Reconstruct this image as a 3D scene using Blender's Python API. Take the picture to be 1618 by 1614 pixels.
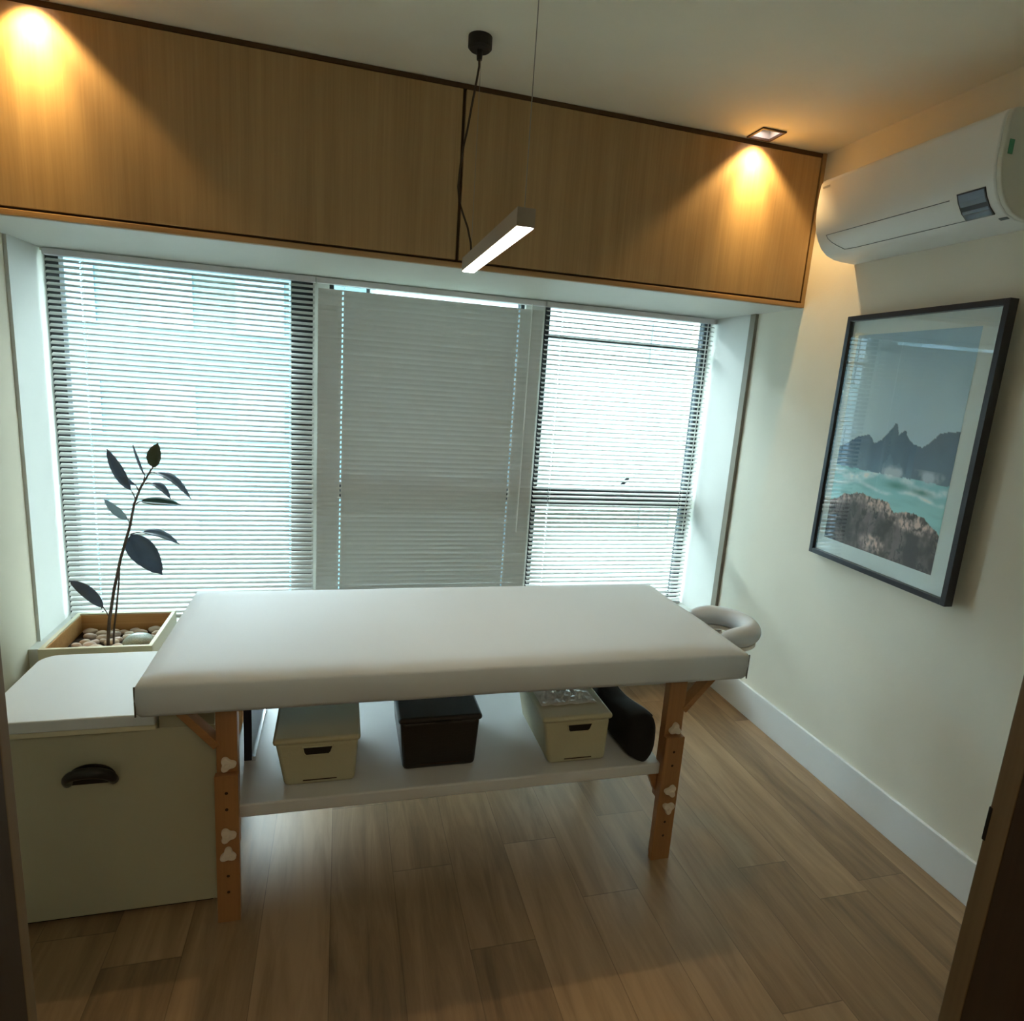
import bpy, bmesh, math, random
from mathutils import Vector, Matrix, noise
PI = math.pi
S = bpy.context.scene
for o in list(bpy.data.objects):
    bpy.data.objects.remove(o)
C = S.collection

# ------------------------------------------------------------ camera
cam_d = bpy.data.cameras.new('camera')
cam_d.lens = 36.0 * 996.54 / 1618.0
cam_d.sensor_width = 36.0
cam_d.clip_start = 0.02
cam = bpy.data.objects.new('camera', cam_d)
C.objects.link(cam)
R_, U_, F_ = Vector((.964673, -.254222, .069119)), Vector((-.014558, .210517, .977482)), Vector((.263048, .943956, -.199379))
m = Matrix((R_, U_, -F_)).transposed().to_4x4()
m.translation = Vector((-1.9041, -2.4147, 1.4947))
cam.matrix_world = m
S.camera = cam

# ------------------------------------------------------------ world, exposure
S.view_settings.view_transform = 'Standard'
S.view_settings.look = 'None'
S.view_settings.gamma = 1.0
S.view_settings.use_curve_mapping = False
S.view_settings.exposure = 0.95
W = bpy.data.worlds.new('sky')
S.world = W
W.use_nodes = True
wb = W.node_tree.nodes['Background']
wb.inputs['Color'].default_value = (.79, .945, 1.0, 1)
wb.inputs['Strength'].default_value = 11.5
PENDANT_EMIT = 10.0
SPOT_W = 8.8
H, HB, D, XL = 2.498, 1.890, 0.641, -3.088


def area_lamp(name, loc, rot, sx, sy, power, color):
    d = bpy.data.lights.new(name, 'AREA')
    d.shape = 'RECTANGLE'
    d.size, d.size_y = sx, sy
    d.energy = power
    d.color = color
    o = bpy.data.objects.new(name, d)
    C.objects.link(o)
    o.location = loc
    o.rotation_euler = rot
    return o


# warm fill light added in the hallway behind the camera, its source assumed
area_lamp('hall_fill', (-1.70, -3.05, 2.44), (0, 0, 0), .5, .5, 4.2, (1.0, .74, .42))


# ------------------------------------------------------------ materials
def new_mat(name):
    mt = bpy.data.materials.new(name)
    mt.use_nodes = True
    nt = mt.node_tree
    return mt, nt, nt.nodes['Principled BSDF']


def plain(name, col, rough=.5, metal=0.0, var=0.04, scale=6.0, bump=0.0, bscale=200.0, spec=.5, trans=0.0):
    """a procedural material: base colour with a slight noise variation and an optional fine bump"""
    mt, nt, b = new_mat(name)
    L = nt.links
    tc = nt.nodes.new('ShaderNodeTexCoord')
    n = nt.nodes.new('ShaderNodeTexNoise')
    n.inputs['Scale'].default_value = scale
    n.inputs['Detail'].default_value = 4
    L.new(tc.outputs['Object'], n.inputs['Vector'])
    r = nt.nodes.new('ShaderNodeValToRGB')
    r.color_ramp.elements[0].position = .3
    r.color_ramp.elements[1].position = .7
    r.color_ramp.elements[0].color = (*[max(0, c * (1 - var)) for c in col], 1)
    r.color_ramp.elements[1].color = (*[min(1, c * (1 + var)) for c in col], 1)
    L.new(n.outputs['Fac'], r.inputs['Fac'])
    L.new(r.outputs['Color'], b.inputs['Base Color'])
    b.inputs['Roughness'].default_value = rough
    b.inputs['Metallic'].default_value = metal
    b.inputs['Specular IOR Level'].default_value = spec
    if trans:
        b.inputs['Subsurface Weight'].default_value = 0
    if bump:
        n2 = nt.nodes.new('ShaderNodeTexNoise')
        n2.inputs['Scale'].default_value = bscale
        n2.inputs['Detail'].default_value = 3
        L.new(tc.outputs['Object'], n2.inputs['Vector'])
        bp = nt.nodes.new('ShaderNodeBump')
        bp.inputs['Strength'].default_value = bump
        bp.inputs['Distance'].default_value = .002
        L.new(n2.outputs['Fac'], bp.inputs['Height'])
        L.new(bp.outputs['Normal'], b.inputs['Normal'])
    return mt


def wood(name, c0, c1, rough=.45, axis='Z', gs=1.0, spec=.4):
    """grain stretched along an axis of the object's own coordinates"""
    mt, nt, b = new_mat(name)
    L = nt.links
    tc = nt.nodes.new('ShaderNodeTexCoord')
    mp = nt.nodes.new('ShaderNodeMapping')
    sc = {'X': (.6, 14, 14), 'Y': (14, .6, 14), 'Z': (14, 14, .6)}[axis]
    mp.inputs['Scale'].default_value = [v * gs for v in sc]
    L.new(tc.outputs['Object'], mp.inputs['Vector'])
    n = nt.nodes.new('ShaderNodeTexNoise')
    n.inputs['Scale'].default_value = 1.6
    n.inputs['Detail'].default_value = 6
    n.inputs['Roughness'].default_value = .65
    L.new(mp.outputs['Vector'], n.inputs['Vector'])
    mp2 = nt.nodes.new('ShaderNodeMapping')
    mp2.inputs['Scale'].default_value = [v * gs * (6 if v > 1 else 2) for v in sc]
    L.new(tc.outputs['Object'], mp2.inputs['Vector'])
    n2 = nt.nodes.new('ShaderNodeTexNoise')
    n2.inputs['Scale'].default_value = 2.0
    n2.inputs['Detail'].default_value = 3
    L.new(mp2.outputs['Vector'], n2.inputs['Vector'])
    mx = nt.nodes.new('ShaderNodeMath')
    mx.operation = 'MULTIPLY_ADD'
    mx.inputs[1].default_value = .35
    L.new(n2.outputs['Fac'], mx.inputs[0])
    m2 = nt.nodes.new('ShaderNodeMath')
    m2.operation = 'MULTIPLY'
    m2.inputs[1].default_value = .65
    L.new(n.outputs['Fac'], m2.inputs[0])
    L.new(m2.outputs[0], mx.inputs[2])
    r = nt.nodes.new('ShaderNodeValToRGB')
    r.color_ramp.elements[0].position = .32
    r.color_ramp.elements[1].position = .68
    r.color_ramp.elements[0].color = (*c0, 1)
    r.color_ramp.elements[1].color = (*c1, 1)
    L.new(mx.outputs[0], r.inputs['Fac'])
    L.new(r.outputs['Color'], b.inputs['Base Color'])
    b.inputs['Roughness'].default_value = rough
    b.inputs['Specular IOR Level'].default_value = spec
    return mt


def woven(name, col, rough):
    """plastic with a fine pressed basket-weave relief"""
    mt = plain(name, col, rough, var=.02)
    nt = mt.node_tree
    b = nt.nodes['Principled BSDF']
    tc = nt.nodes.new('ShaderNodeTexCoord')
    ck = nt.nodes.new('ShaderNodeTexChecker')
    ck.inputs['Scale'].default_value = 118
    ck.inputs['Color1'].default_value = (1, 1, 1, 1)
    ck.inputs['Color2'].default_value = (0, 0, 0, 1)
    nt.links.new(tc.outputs['Object'], ck.inputs['Vector'])
    bp = nt.nodes.new('ShaderNodeBump')
    bp.inputs['Strength'].default_value = 1.0
    bp.inputs['Distance'].default_value = .008
    nt.links.new(ck.outputs['Fac'], bp.inputs['Height'])
    nt.links.new(bp.outputs['Normal'], b.inputs['Normal'])
    return mt


def emit(name, col, s):
    mt, nt, b = new_mat(name)
    b.inputs['Base Color'].default_value = (*col, 1)
    b.inputs['Emission Color'].default_value = (*col, 1)
    b.inputs['Emission Strength'].default_value = s
    return mt


def floor_material():
    mt, nt, b = new_mat('oak_planks')
    L = nt.links

    def N(t):
        return nt.nodes.new('ShaderNode' + t)

    def math_(op, a=None, v=None, c=None):
        n = N('Math')
        n.operation = op
        for i, q in enumerate((a, v, c)):
            if q is None:
                continue
            if isinstance(q, (int, float)):
                n.inputs[i].default_value = q
            else:
                L.new(q, n.inputs[i])
        return n.outputs[0]
    tc = N('TexCoord')
    sp = N('SeparateXYZ')
    L.new(tc.outputs['Object'], sp.inputs[0])
    X, Y = sp.outputs[0], sp.outputs[1]
    u = math_('DIVIDE', X, .182)
    row = math_('FLOOR', u)
    w1 = N('TexWhiteNoise')
    w1.noise_dimensions = '1D'
    L.new(row, w1.inputs['W'])
    v = math_('ADD', math_('DIVIDE', Y, 1.22), math_('MULTIPLY', w1.outputs['Value'], 3.0))
    col = math_('FLOOR', v)
    cv = N('CombineXYZ')
    L.new(row, cv.inputs[0])
    L.new(col, cv.inputs[1])
    w2 = N('TexWhiteNoise')
    w2.noise_dimensions = '2D'
    L.new(cv.outputs[0], w2.inputs['Vector'])
    # grain, displaced per plank
    off = N('VectorMath')
    off.operation = 'MULTIPLY_ADD'
    L.new(w2.outputs['Color'], off.inputs[0])
    off.inputs[1].default_value = (7, 7, 7)
    L.new(tc.outputs['Object'], off.inputs[2])
    mp = N('Mapping')
    mp.inputs['Scale'].default_value = (13, 1.3, 1)
    L.new(off.outputs[0], mp.inputs['Vector'])
    n1 = N('TexNoise')
    n1.inputs['Scale'].default_value = 1.5
    n1.inputs['Detail'].default_value = 7
    n1.inputs['Roughness'].default_value = .62
    n1.inputs['Distortion'].default_value = .6
    L.new(mp.outputs[0], n1.inputs['Vector'])
    mp2 = N('Mapping')
    mp2.inputs['Scale'].default_value = (5, 1.6, 1)
    L.new(off.outputs[0], mp2.inputs['Vector'])
    vo = N('TexVoronoi')
    vo.inputs['Scale'].default_value = 1.0
    L.new(mp2.outputs[0], vo.inputs['Vector'])
    knot = N('ValToRGB')
    knot.color_ramp.elements[0].position = .03
    knot.color_ramp.elements[0].color = (1, 1, 1, 1)
    knot.color_ramp.elements[1].position = .16
    knot.color_ramp.elements[1].color = (0, 0, 0, 1)
    L.new(vo.outputs['Distance'], knot.inputs['Fac'])
    tone = math_('ADD', math_('MULTIPLY', w2.outputs['Value'], .36), math_('MULTIPLY_ADD', n1.outputs['Fac'], 1.15, -.23))
    r = N('ValToRGB')
    e = r.color_ramp.elements
    e[0].position = .22
    e[0].color = (.155, .098, .052, 1)
    e[1].position = .80
    e[1].color = (.40, .265, .148, 1)
    k = e.new(.5)
    k.color = (.275, .176, .092, 1)
    L.new(tone, r.inputs['Fac'])
    mk = N('Mix')
    mk.data_type = 'RGBA'
    L.new(math_('MULTIPLY', knot.outputs['Color'], .55), mk.inputs['Factor'])
    L.new(r.outputs['Color'], mk.inputs['A'])
    mk.inputs['B'].default_value = (.07, .04, .022, 1)
    # seams
    fu = math_('ABSOLUTE', math_('SUBTRACT', math_('FRACT', u), .5))
    fv = math_('ABSOLUTE', math_('SUBTRACT', math_('FRACT', v), .5))
    seam = math_('MAXIMUM', math_('GREATER_THAN', fu, .493), math_('GREATER_THAN', fv, .4985))
    ms = N('Mix')
    ms.data_type = 'RGBA'
    L.new(math_('MULTIPLY', seam, .4), ms.inputs['Factor'])
    L.new(mk.outputs['Result'], ms.inputs['A'])
    ms.inputs['B'].default_value = (.06, .036, .02, 1)
    L.new(ms.outputs['Result'], b.inputs['Base Color'])
    b.inputs['Roughness'].default_value = .40
    L.new(math_('MULTIPLY_ADD', n1.outputs['Fac'], .16, .30), b.inputs['Roughness'])
    bp = N('Bump')
    bp.inputs['Strength'].default_value = .25
    bp.inputs['Distance'].default_value = .002
    L.new(math_('SUBTRACT', n1.outputs['Fac'], seam), bp.inputs['Height'])
    L.new(bp.outputs['Normal'], b.inputs['Normal'])
    return mt


def glass_material():
    """thin clear pane: passes light straight through and mirrors a little of it, more at a slant"""
    mt = bpy.data.materials.new('clear_glass')
    mt.use_nodes = True
    nt = mt.node_tree
    nt.nodes.remove(nt.nodes['Principled BSDF'])
    out = nt.nodes['Material Output']
    tr = nt.nodes.new('ShaderNodeBsdfTransparent')
    tr.inputs['Color'].default_value = (.96, .99, .985, 1)
    gl = nt.nodes.new('ShaderNodeBsdfGlossy')
    gl.inputs['Roughness'].default_value = .0
    gl.inputs['Color'].default_value = (1, 1, 1, 1)
    fr = nt.nodes.new('ShaderNodeFresnel')
    fr.inputs['IOR'].default_value = 1.5
    mx = nt.nodes.new('ShaderNodeMixShader')
    ge = nt.nodes.new('ShaderNodeNewGeometry')      # mirror only where light enters the pane
    fm = nt.nodes.new('ShaderNodeMath')
    fm.operation = 'MULTIPLY_ADD'
    fm.inputs[1].default_value = -1.0
    fm.inputs[2].default_value = 1.0
    nt.links.new(ge.outputs['Backfacing'], fm.inputs[0])
    f2 = nt.nodes.new('ShaderNodeMath')
    f2.operation = 'MULTIPLY'
    f2.use_clamp = True
    nt.links.new(fm.outputs[0], f2.inputs[0])
    nt.links.new(fr.outputs[0], f2.inputs[1])
    f3 = nt.nodes.new('ShaderNodeMath')              # the pane's two faces
    f3.operation = 'MULTIPLY'
    f3.use_clamp = True
    f3.inputs[1].default_value = 1.8
    nt.links.new(f2.outputs[0], f3.inputs[0])
    nt.links.new(f3.outputs[0], mx.inputs[0])
    nt.links.new(tr.outputs[0], mx.inputs[1])
    nt.links.new(gl.outputs[0], mx.inputs[2])
    nt.links.new(mx.outputs[0], out.inputs['Surface'])
    return mt


def color_attr_material(name, rough=.5):
    mt, nt, b = new_mat(name)
    a = nt.nodes.new('ShaderNodeVertexColor')
    a.layer_name = 'Col'
    nt.links.new(a.outputs['Color'], b.inputs['Base Color'])
    b.inputs['Roughness'].default_value = rough
    return mt


M = dict(
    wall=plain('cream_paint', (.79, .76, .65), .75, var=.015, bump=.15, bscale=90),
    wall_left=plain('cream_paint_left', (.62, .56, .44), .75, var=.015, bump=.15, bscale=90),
    ceiling=plain('ceiling_paint', (.86, .83, .70), .8, var=.012),
    white=plain('white_paint', (.70, .71, .67), .5, var=.012),
    base=plain('baseboard_paint', (.82, .85, .86), .35, var=.012),
    strip=plain('taupe_strip', (.24, .21, .16), .5),
    floor=floor_material(),
    oak=wood('oak_veneer', (.385, .250, .112), (.525, .352, .170), .42),
    oak_edge=wood('oak_edge', (.42, .245, .10), (.54, .335, .15), .45, 'X'),
    gap=plain('shadow_gap', (.10, .052, .02), .7),
    black_alu=plain('dark_aluminium', (.022, .028, .036), .4),
    slat=plain('white_slat', (.63, .635, .61), .38, var=.01),
    headrail=plain('headrail_paint', (.70, .68, .70), .4, var=.01),
    cord=plain('white_cord', (.85, .86, .84), .6),
    vinyl=plain('white_vinyl', (.70, .75, .80), .62, var=.012, scale=3, bump=.08, bscale=300, spec=.25),
    piping=plain('dark_piping', (.12, .11, .09), .6),
    pine=wood('varnished_pine', (.33, .150, .055), (.45, .22, .085), .35, 'Z', spec=.5),
    pine_x=wood('varnished_pine_brace', (.33, .150, .055), (.45, .22, .085), .35, 'X'),
    knob=plain('beige_knob', (.80, .70, .58), .45),
    hole=plain('drilled_hole', (.04, .018, .008), .8),
    shelf=plain('shelf_paint', (.70, .72, .74), .38, var=.02),
    chest=plain('cream_laminate', (.50, .48, .34), .5, var=.03, scale=4),
    chest_top=plain('white_upholstery', (.72, .76, .78), .5, var=.012),
    black_plastic=plain('black_plastic', (.012, .012, .014), .35),
    black_rattan=plain('black_rattan', (.011, .010, .010), .45, bump=.5, bscale=500),
    black_fabric=plain('black_fabric', (.006, .006, .008), .85, bump=.3, bscale=400),
    beige_plastic=plain('beige_plastic', (.54, .51, .34), .5, var=.02),
    beige_weave=woven('beige_weave', (.54, .51, .34), .5),
    black_weave=woven('black_weave', (.011, .010, .010), .4),
    dark=plain('dark_hollow', (.012, .008, .006), .9),
    steel=plain('bright_steel', (.75, .77, .80), .25, 1.0),
    navy=plain('navy_board', (.012, .016, .04), .35),
    film=plain('clear_film', (.75, .68, .58), .2),
    ac=plain('ac_white', (.80, .82, .80), .35, var=.008),
    ac_side=plain('ac_side', (.70, .71, .64), .5, var=.01),
    ac_line=plain('ac_seam', (.14, .17, .18), .6),
    display=plain('dark_glass', (.03, .045, .08), .08, spec=.8),
    display_reflection=plain('reflection_blue', (.22, .28, .38), .15),  # colour of the painted window reflection
    green=plain('green_sticker', (.06, .30, .17), .5),
    grey_mark=plain('grey_mark', (.45, .46, .44), .5),
    frame_black=plain('black_frame', (.012, .012, .018), .3),
    mat_board=plain('mat_board', (.86, .90, .91), .8, var=.005),
    lamp_body=plain('bronze_grey', (.36, .30, .23), .45),
    trim_brown=plain('dark_brown_trim', (.07, .04, .022), .5),
    cable=plain('brown_cable', (.05, .03, .018), .6),
    black=plain('matte_black', (.01, .01, .01), .5),
    wire=plain('thin_steel', (.35, .33, .28), .4, .6),
    planter=plain('ivory_laminate', (.72, .68, .50), .5, var=.02),
    planter_in=wood('raw_pine', (.48, .24, .075), (.62, .36, .14), .6, 'X'),
    soil=plain('dark_soil', (.045, .028, .018), .95, var=.4, scale=40, bump=1, bscale=120),
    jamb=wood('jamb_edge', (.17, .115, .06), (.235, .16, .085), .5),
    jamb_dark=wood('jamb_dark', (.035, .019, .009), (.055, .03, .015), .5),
    hinge=plain('black_hinge', (.02, .018, .016), .4, .5),
    corridor=plain('corridor_paint', (.25, .2, .15), .8),
    stem=plain('plant_stem', (.10, .075, .06), .6, var=.25, scale=60),
    facade=plain('pale_facade', (.096, .113, .112), .8, var=.04, scale=.6),
    facade2=plain('blue_grey_facade', (.034, .074, .088), .7, var=.15, scale=.5),
    facade_glass=plain('facade_glass', (.035, .075, .11), .4),
    facade_grey=plain('facade_grey', (.09, .12, .135), .7),
    street=plain('street_ground', (.115, .15, .07), .9, var=.15, scale=.3),
)
M['lamp_light'] = emit('lamp_diffuser', (1.0, .97, .88), PENDANT_EMIT)
M['bulb'] = emit('spot_bulb', (1.0, .80, .78), 7.0)
M['glass'] = glass_material()
M['print'] = color_attr_material('seascape_print', .6)


# ------------------------------------------------------------ mesh helpers
class MB:
    """collects shapes given in world coordinates into one mesh"""

    def __init__(s):
        s.v, s.f, s.mi = [], [], []
        s.cur = 0

    def add(s, vs, fs):
        b = len(s.v)
        s.v += [Vector(p) for p in vs]
        for f in fs:
            s.f.append([b + i for i in f])
            s.mi.append(s.cur)
        return s

    def box(s, x0, x1, y0, y1, z0, z1):
        vs = [(x, y, z) for x in (x0, x1) for y in (y0, y1) for z in (z0, z1)]
        return s.add(vs, [(0, 1, 3, 2), (4, 6, 7, 5), (0, 4, 5, 1), (2, 3, 7, 6), (0, 2, 6, 4), (1, 5, 7, 3)])

    def frustum(s, b, t, z0, z1):
        """b,t = (x0,x1,y0,y1) at the bottom and the top"""
        vs = [(b[0], b[2], z0), (b[1], b[2], z0), (b[1], b[3], z0), (b[0], b[3], z0), (t[0], t[2], z1), (t[1], t[2], z1), (t[1], t[3], z1), (t[0], t[3], z1)]
        return s.add(vs, [(3, 2, 1, 0), (4, 5, 6, 7), (0, 1, 5, 4), (1, 2, 6, 5), (2, 3, 7, 6), (3, 0, 4, 7)])

    def bar(s, p, q, w, h, up=(0, 0, 1)):
        p, q = Vector(p), Vector(q)
        d = (q - p).normalized()
        a = d.cross(Vector(up)).normalized() * (w / 2)
        c = a.cross(d).normalized() * (h / 2)
        vs = [e + sa * a + sc * c for e in (p, q) for sa in (-1, 1) for sc in (-1, 1)]
        return s.add(vs, [(0, 1, 3, 2), (4, 6, 7, 5), (0, 4, 5, 1), (2, 3, 7, 6), (0, 2, 6, 4), (1, 5, 7, 3)])

    def tube(s, pts, rad, n=10, caps=True):
        pts = [Vector(p) for p in pts]
        if not hasattr(rad, '__len__'):
            rad = [rad] * len(pts)
        prev = None
        vs = []
        for i, p in enumerate(pts):
            d = (pts[min(i + 1, len(pts) - 1)] - pts[max(i - 1, 0)]).normalized()
            if prev is None:
                a = d.orthogonal().normalized()
            else:
                a = (prev - d * prev.dot(d)).normalized()
            prev = a
            b = d.cross(a)
            for k in range(n):
                t = 2 * PI * k / n
                vs.append(p + rad[i] * (a * math.cos(t) + b * math.sin(t)))
        fs = []
        for i in range(len(pts) - 1):
            for k in range(n):
                k2 = (k + 1) % n
                fs.append((i * n + k, i * n + k2, (i + 1) * n + k2, (i + 1) * n + k))
        if caps:
            fs.append(tuple(reversed(range(n))))
            fs.append(tuple(range((len(pts) - 1) * n, len(pts) * n)))
        return s.add(vs, fs)

    def prism(s, outline, vec):
        """outline: list of 3-D points of a planar polygon, extruded by vec"""
        n = len(outline)
        o = [Vector(p) for p in outline]
        v = Vector(vec)
        return s.add(o + [p + v for p in o], [tuple(range(n - 1, -1, -1)), tuple(range(n, 2 * n))] + [(i, (i + 1) % n, n + (i + 1) % n, n + i) for i in range(n)])

    def build(s, name, mat, parent=None, smooth=False, bevel=0, seg=2, sub=0, origin=None, solid=0):
        me = bpy.data.meshes.new(name)
        if parent is not None:
            o0 = parent['_o']
            o0 = Vector(o0)
        elif origin is not None:
            o0 = Vector(origin)
        else:
            lo = [min(p[i] for p in s.v) for i in range(3)]
            hi = [max(p[i] for p in s.v) for i in range(3)]
            o0 = Vector(((lo[0] + hi[0]) / 2, (lo[1] + hi[1]) / 2, lo[2]))
        me.from_pydata([p - o0 for p in s.v], [], s.f)
        mats = mat if isinstance(mat, (list, tuple)) else [mat]
        for mt in mats:
            me.materials.append(mt)
        if len(mats) > 1:
            me.polygons.foreach_set('material_index', s.mi)
        bm = bmesh.new()
        bm.from_mesh(me)
        bmesh.ops.recalc_face_normals(bm, faces=bm.faces)
        bm.to_mesh(me)
        bm.free()
        if smooth:
            me.polygons.foreach_set('use_smooth', [True] * len(me.polygons))
        o = bpy.data.objects.new(name, me)
        C.objects.link(o)
        if parent is not None:
            o.parent = parent
        else:
            o.location = o0
        o['_o'] = tuple(o0)
        if bevel:
            md = o.modifiers.new('bevel', 'BEVEL')
            md.width = bevel
            md.segments = seg
            md.limit_method = 'ANGLE'
            md.angle_limit = math.radians(35)
            md.harden_normals = False
            me.polygons.foreach_set('use_smooth', [True] * len(me.polygons))
            md2 = o.modifiers.new('flat', 'WEIGHTED_NORMAL')
            md2.keep_sharp = True
        if sub:
            md = o.modifiers.new('subdivision', 'SUBSURF')
            md.levels = md.render_levels = sub
        if solid:
            md = o.modifiers.new('thickness', 'SOLIDIFY')
            md.thickness = solid
        return o


def thing(name, loc, label, cat, group=None):
    o = bpy.data.objects.new(name, None)
    C.objects.link(o)
    o.location = loc
    o['_o'] = tuple(loc)
    tag(o, label, cat, group)
    return o


def tag(o, label, cat, group=None):
    o['label'] = label
    o['category'] = cat
    if group:
        o['group'] = group
    return o


def struct(name, mb, mat, **kw):
    o = mb.build(name, mat, **kw)
    o['kind'] = 'structure'
    return o


# ------------------------------------------------------------ room shell
YF = -1.998           # room-side face of the wall with the doorway
struct('floor', MB().box(-3.3, .2, -3.7, 1.0, -.05, 0), M['floor'])

# ceiling with two square openings for the downlights
LX, LY, LS = (-.338, -2.80), -.062, .047
mb = MB()
xs = [-3.3, LX[1] - LS, LX[1] + LS, LX[0] - LS, LX[0] + LS, .2]
ys = [-3.7, LY - LS, LY + LS, 1.0]
for i in range(5):
    for j in range(3):
        if j == 1 and i in (1, 3):
            continue
        mb.box(xs[i], xs[i + 1], ys[j], ys[j + 1], H, H + .02)
struct('ceiling', mb, M['ceiling'])
struct('wall_right', MB().box(0, .15, -3.7, .9, 0, H), M['wall'])
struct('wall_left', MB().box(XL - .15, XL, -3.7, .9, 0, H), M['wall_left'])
struct('baseboard_right', MB().box(-.014, 0, YF, .30, 0, .150), M['base'], bevel=.003)
struct('baseboard_left', MB().box(XL, XL + .014, YF, .30, 0, .150), M['base'], bevel=.003)
# low wall below the window, with its ledge
struct('wall_back', MB().box(XL, 0, .315, .78, 0, .325).box(XL, 0, .66, .78, HB - .01, H), M['white'])
# piers between the windows
struct('trim_1', MB().box(-2.035, -1.965, .675, .78, .325, HB).box(-1.045, -.945, .675, .78, .325, HB), M['white'])
# white panels lining the window recess, and the taupe strip on the right
struct('trim_2', MB().box(-.012, 0, .352, .70, .325, HB), M['white'])
struct('trim_3', MB().box(XL, XL + .012, .394, .70, .325, HB), M['white'])
struct('trim_4', MB().box(-.016, 0, .308, .348, .325, HB), M['strip'])
# soffit under the overhead cabinet
struct('trim_5', MB().box(XL, 0, .012, .66, HB, HB + .012), M['white'])

# wall with the doorway the photo is taken through
XR, XJ = -1.265, -2.098
struct('wall_front', MB().box(XR + .06, .0, YF - .12, YF - .004, 0, H).box(XL, XJ - .06, YF - .12, YF - .004, 0, H)
       .box(XJ - .06, XR + .06, YF - .12, YF - .004, 2.16, H), M['wall'])
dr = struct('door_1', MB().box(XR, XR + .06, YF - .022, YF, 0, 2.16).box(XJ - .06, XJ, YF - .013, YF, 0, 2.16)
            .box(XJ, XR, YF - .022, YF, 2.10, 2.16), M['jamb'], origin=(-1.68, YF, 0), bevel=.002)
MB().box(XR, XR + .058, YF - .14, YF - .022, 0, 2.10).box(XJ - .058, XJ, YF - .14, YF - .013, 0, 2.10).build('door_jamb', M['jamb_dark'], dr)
MB().box(XR - .0006, XR + .002, YF - .0035, YF + .0006, 1.070, 1.108).build('hinge', M['hinge'], dr, bevel=.001)
# the corridor behind the camera
struct('wall_corridor', MB().box(-3.2, .1, -3.7, -3.6, 0, H), M['corridor'])

# ------------------------------------------------------------ windows
def window(name, x0, x1, transoms, sticks=(.05, .05)):
    z0, z1 = .325, HB
    mb = MB()
    mb.box(x0, x0 + sticks[0], .70, .75, z0, z1).box(x1 - sticks[1], x1, .70, .75, z0, z1)
    mb.box(x0, x1, .70, .75, z0, z0 + .035).box(x0, x1, .70, .75, z1 - .018, z1)
    for a, b in transoms:
        mb.box(x0, x1, .70, .75, a, b)
    o = struct(name, mb, M['black_alu'])
    p = MB().box(x0 + .01, x1 - .01, .722, .726, z0 + .01, z1 - .005).build('pane', M['glass'], o)
    return o


window('window_1', XL + .0, -2.035, [], (.06, .095))
window('window_2', -1.965, -1.045, [(.885, .965)], (.02, .02))
w3 = window('window_3', -.945, -.0, [(.875, .955), (1.725, 1.742)], (.035, .045))
MB().bar((-.435, .695, .985), (-.40, .69, 1.03), .012, .016).build('handle', M['black_alu'], w3)


# ------------------------------------------------------------ venetian blinds
def blind(x0, x1, tilt, label, hole_x, wand_x=None, top=1.846):
    """tilt in degrees: positive = the room-side edge of each slat hangs down"""
    yb, bot, pitch, w = D, .350, .0230, .026
    t = thing('venetian_blind', ((x0 + x1) / 2, yb, .345), label, 'blind', 'white venetian blinds in the window recess')
    MB().box(x0, x1, yb - .02, yb + .014, 1.862, 1.886).build('headrail', M['headrail'], t, bevel=.002)
    a = math.radians(tilt)
    # cross-section, room side first: slightly crowned
    prof = []
    for k in range(5):
        s = -1 + k / 2
        c = .0022 * (1 - s * s)
        y, z = s * w / 2, c
        prof.append((y * math.cos(a) - z * math.sin(a), y * math.sin(a) + z * math.cos(a)))
    xs = [x0 + .004]
    for hx in hole_x:
        xs += [hx - .0035, hx + .0035]
    xs.append(x1 - .004)
    vs, fs = [], []
    n = int((top - bot) / pitch)
    rnd = random.Random(int(abs(x0) * 1000))
    for i in range(n + 1):
        sg = rnd.uniform(.2, 1)
        zc = top - i * pitch
        jz = rnd.uniform(-.0006, .0006)
        b = len(vs)
        for x in xs:
            sag = -.0012 * math.sin(PI * (x - x0) / (x1 - x0)) * sg
            for (py, pz) in prof:
                vs.append((x, yb + py, zc + pz + jz + sag))
        for q in range(len(xs) - 1):
            for k in range(4):
                if q % 2 == 1 and k in (1, 2):
                    continue                      # the slot the cord runs through
                fs.append((b + q * 5 + k, b + q * 5 + k + 1, b + (q + 1) * 5 + k + 1, b + (q + 1) * 5 + k))
    MB().add(vs, fs).build('slats', M['slat'], t, smooth=True)
    MB().box(x0 + .003, x1 - .003, yb - .012, yb + .012, .326, .338).build('bottom_rail', M['slat'], t, bevel=.003)
    for hx in hole_x:
        mbc = MB()
        hh = w / 2 * math.cos(a) + .0012
        mbc.tube([(hx + .005, yb - hh, 1.862), (hx + .005, yb - hh, .345)], .0006, 5)
        mbc.tube([(hx + .005, yb + hh, 1.862), (hx + .005, yb + hh, .345)], .0006, 5)
        mbc.build('ladder_cord', M['cord'], t)
    if wand_x:
        MB().tube([(wand_x, yb - .024, 1.864), (wand_x + .002, yb - .022, 1.1), (wand_x, yb - .022, .74)], .0028, 8).build('tilt_wand', M['cord'], t)
    return t


blind(XL + .032, -2.022, 32, 'left venetian blind with half-open slats behind the potted plant', (-2.93, -2.13))
blind(-2.016, -.960, -79, 'middle venetian blind, slats closed, without daylight between them', (-1.905, -1.085), -1.03, 1.830)
blind(-.954, -.022, 19, 'right venetian blind with wide-open slats over two dark window sashes', (-.865, -.105), -.075)

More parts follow.
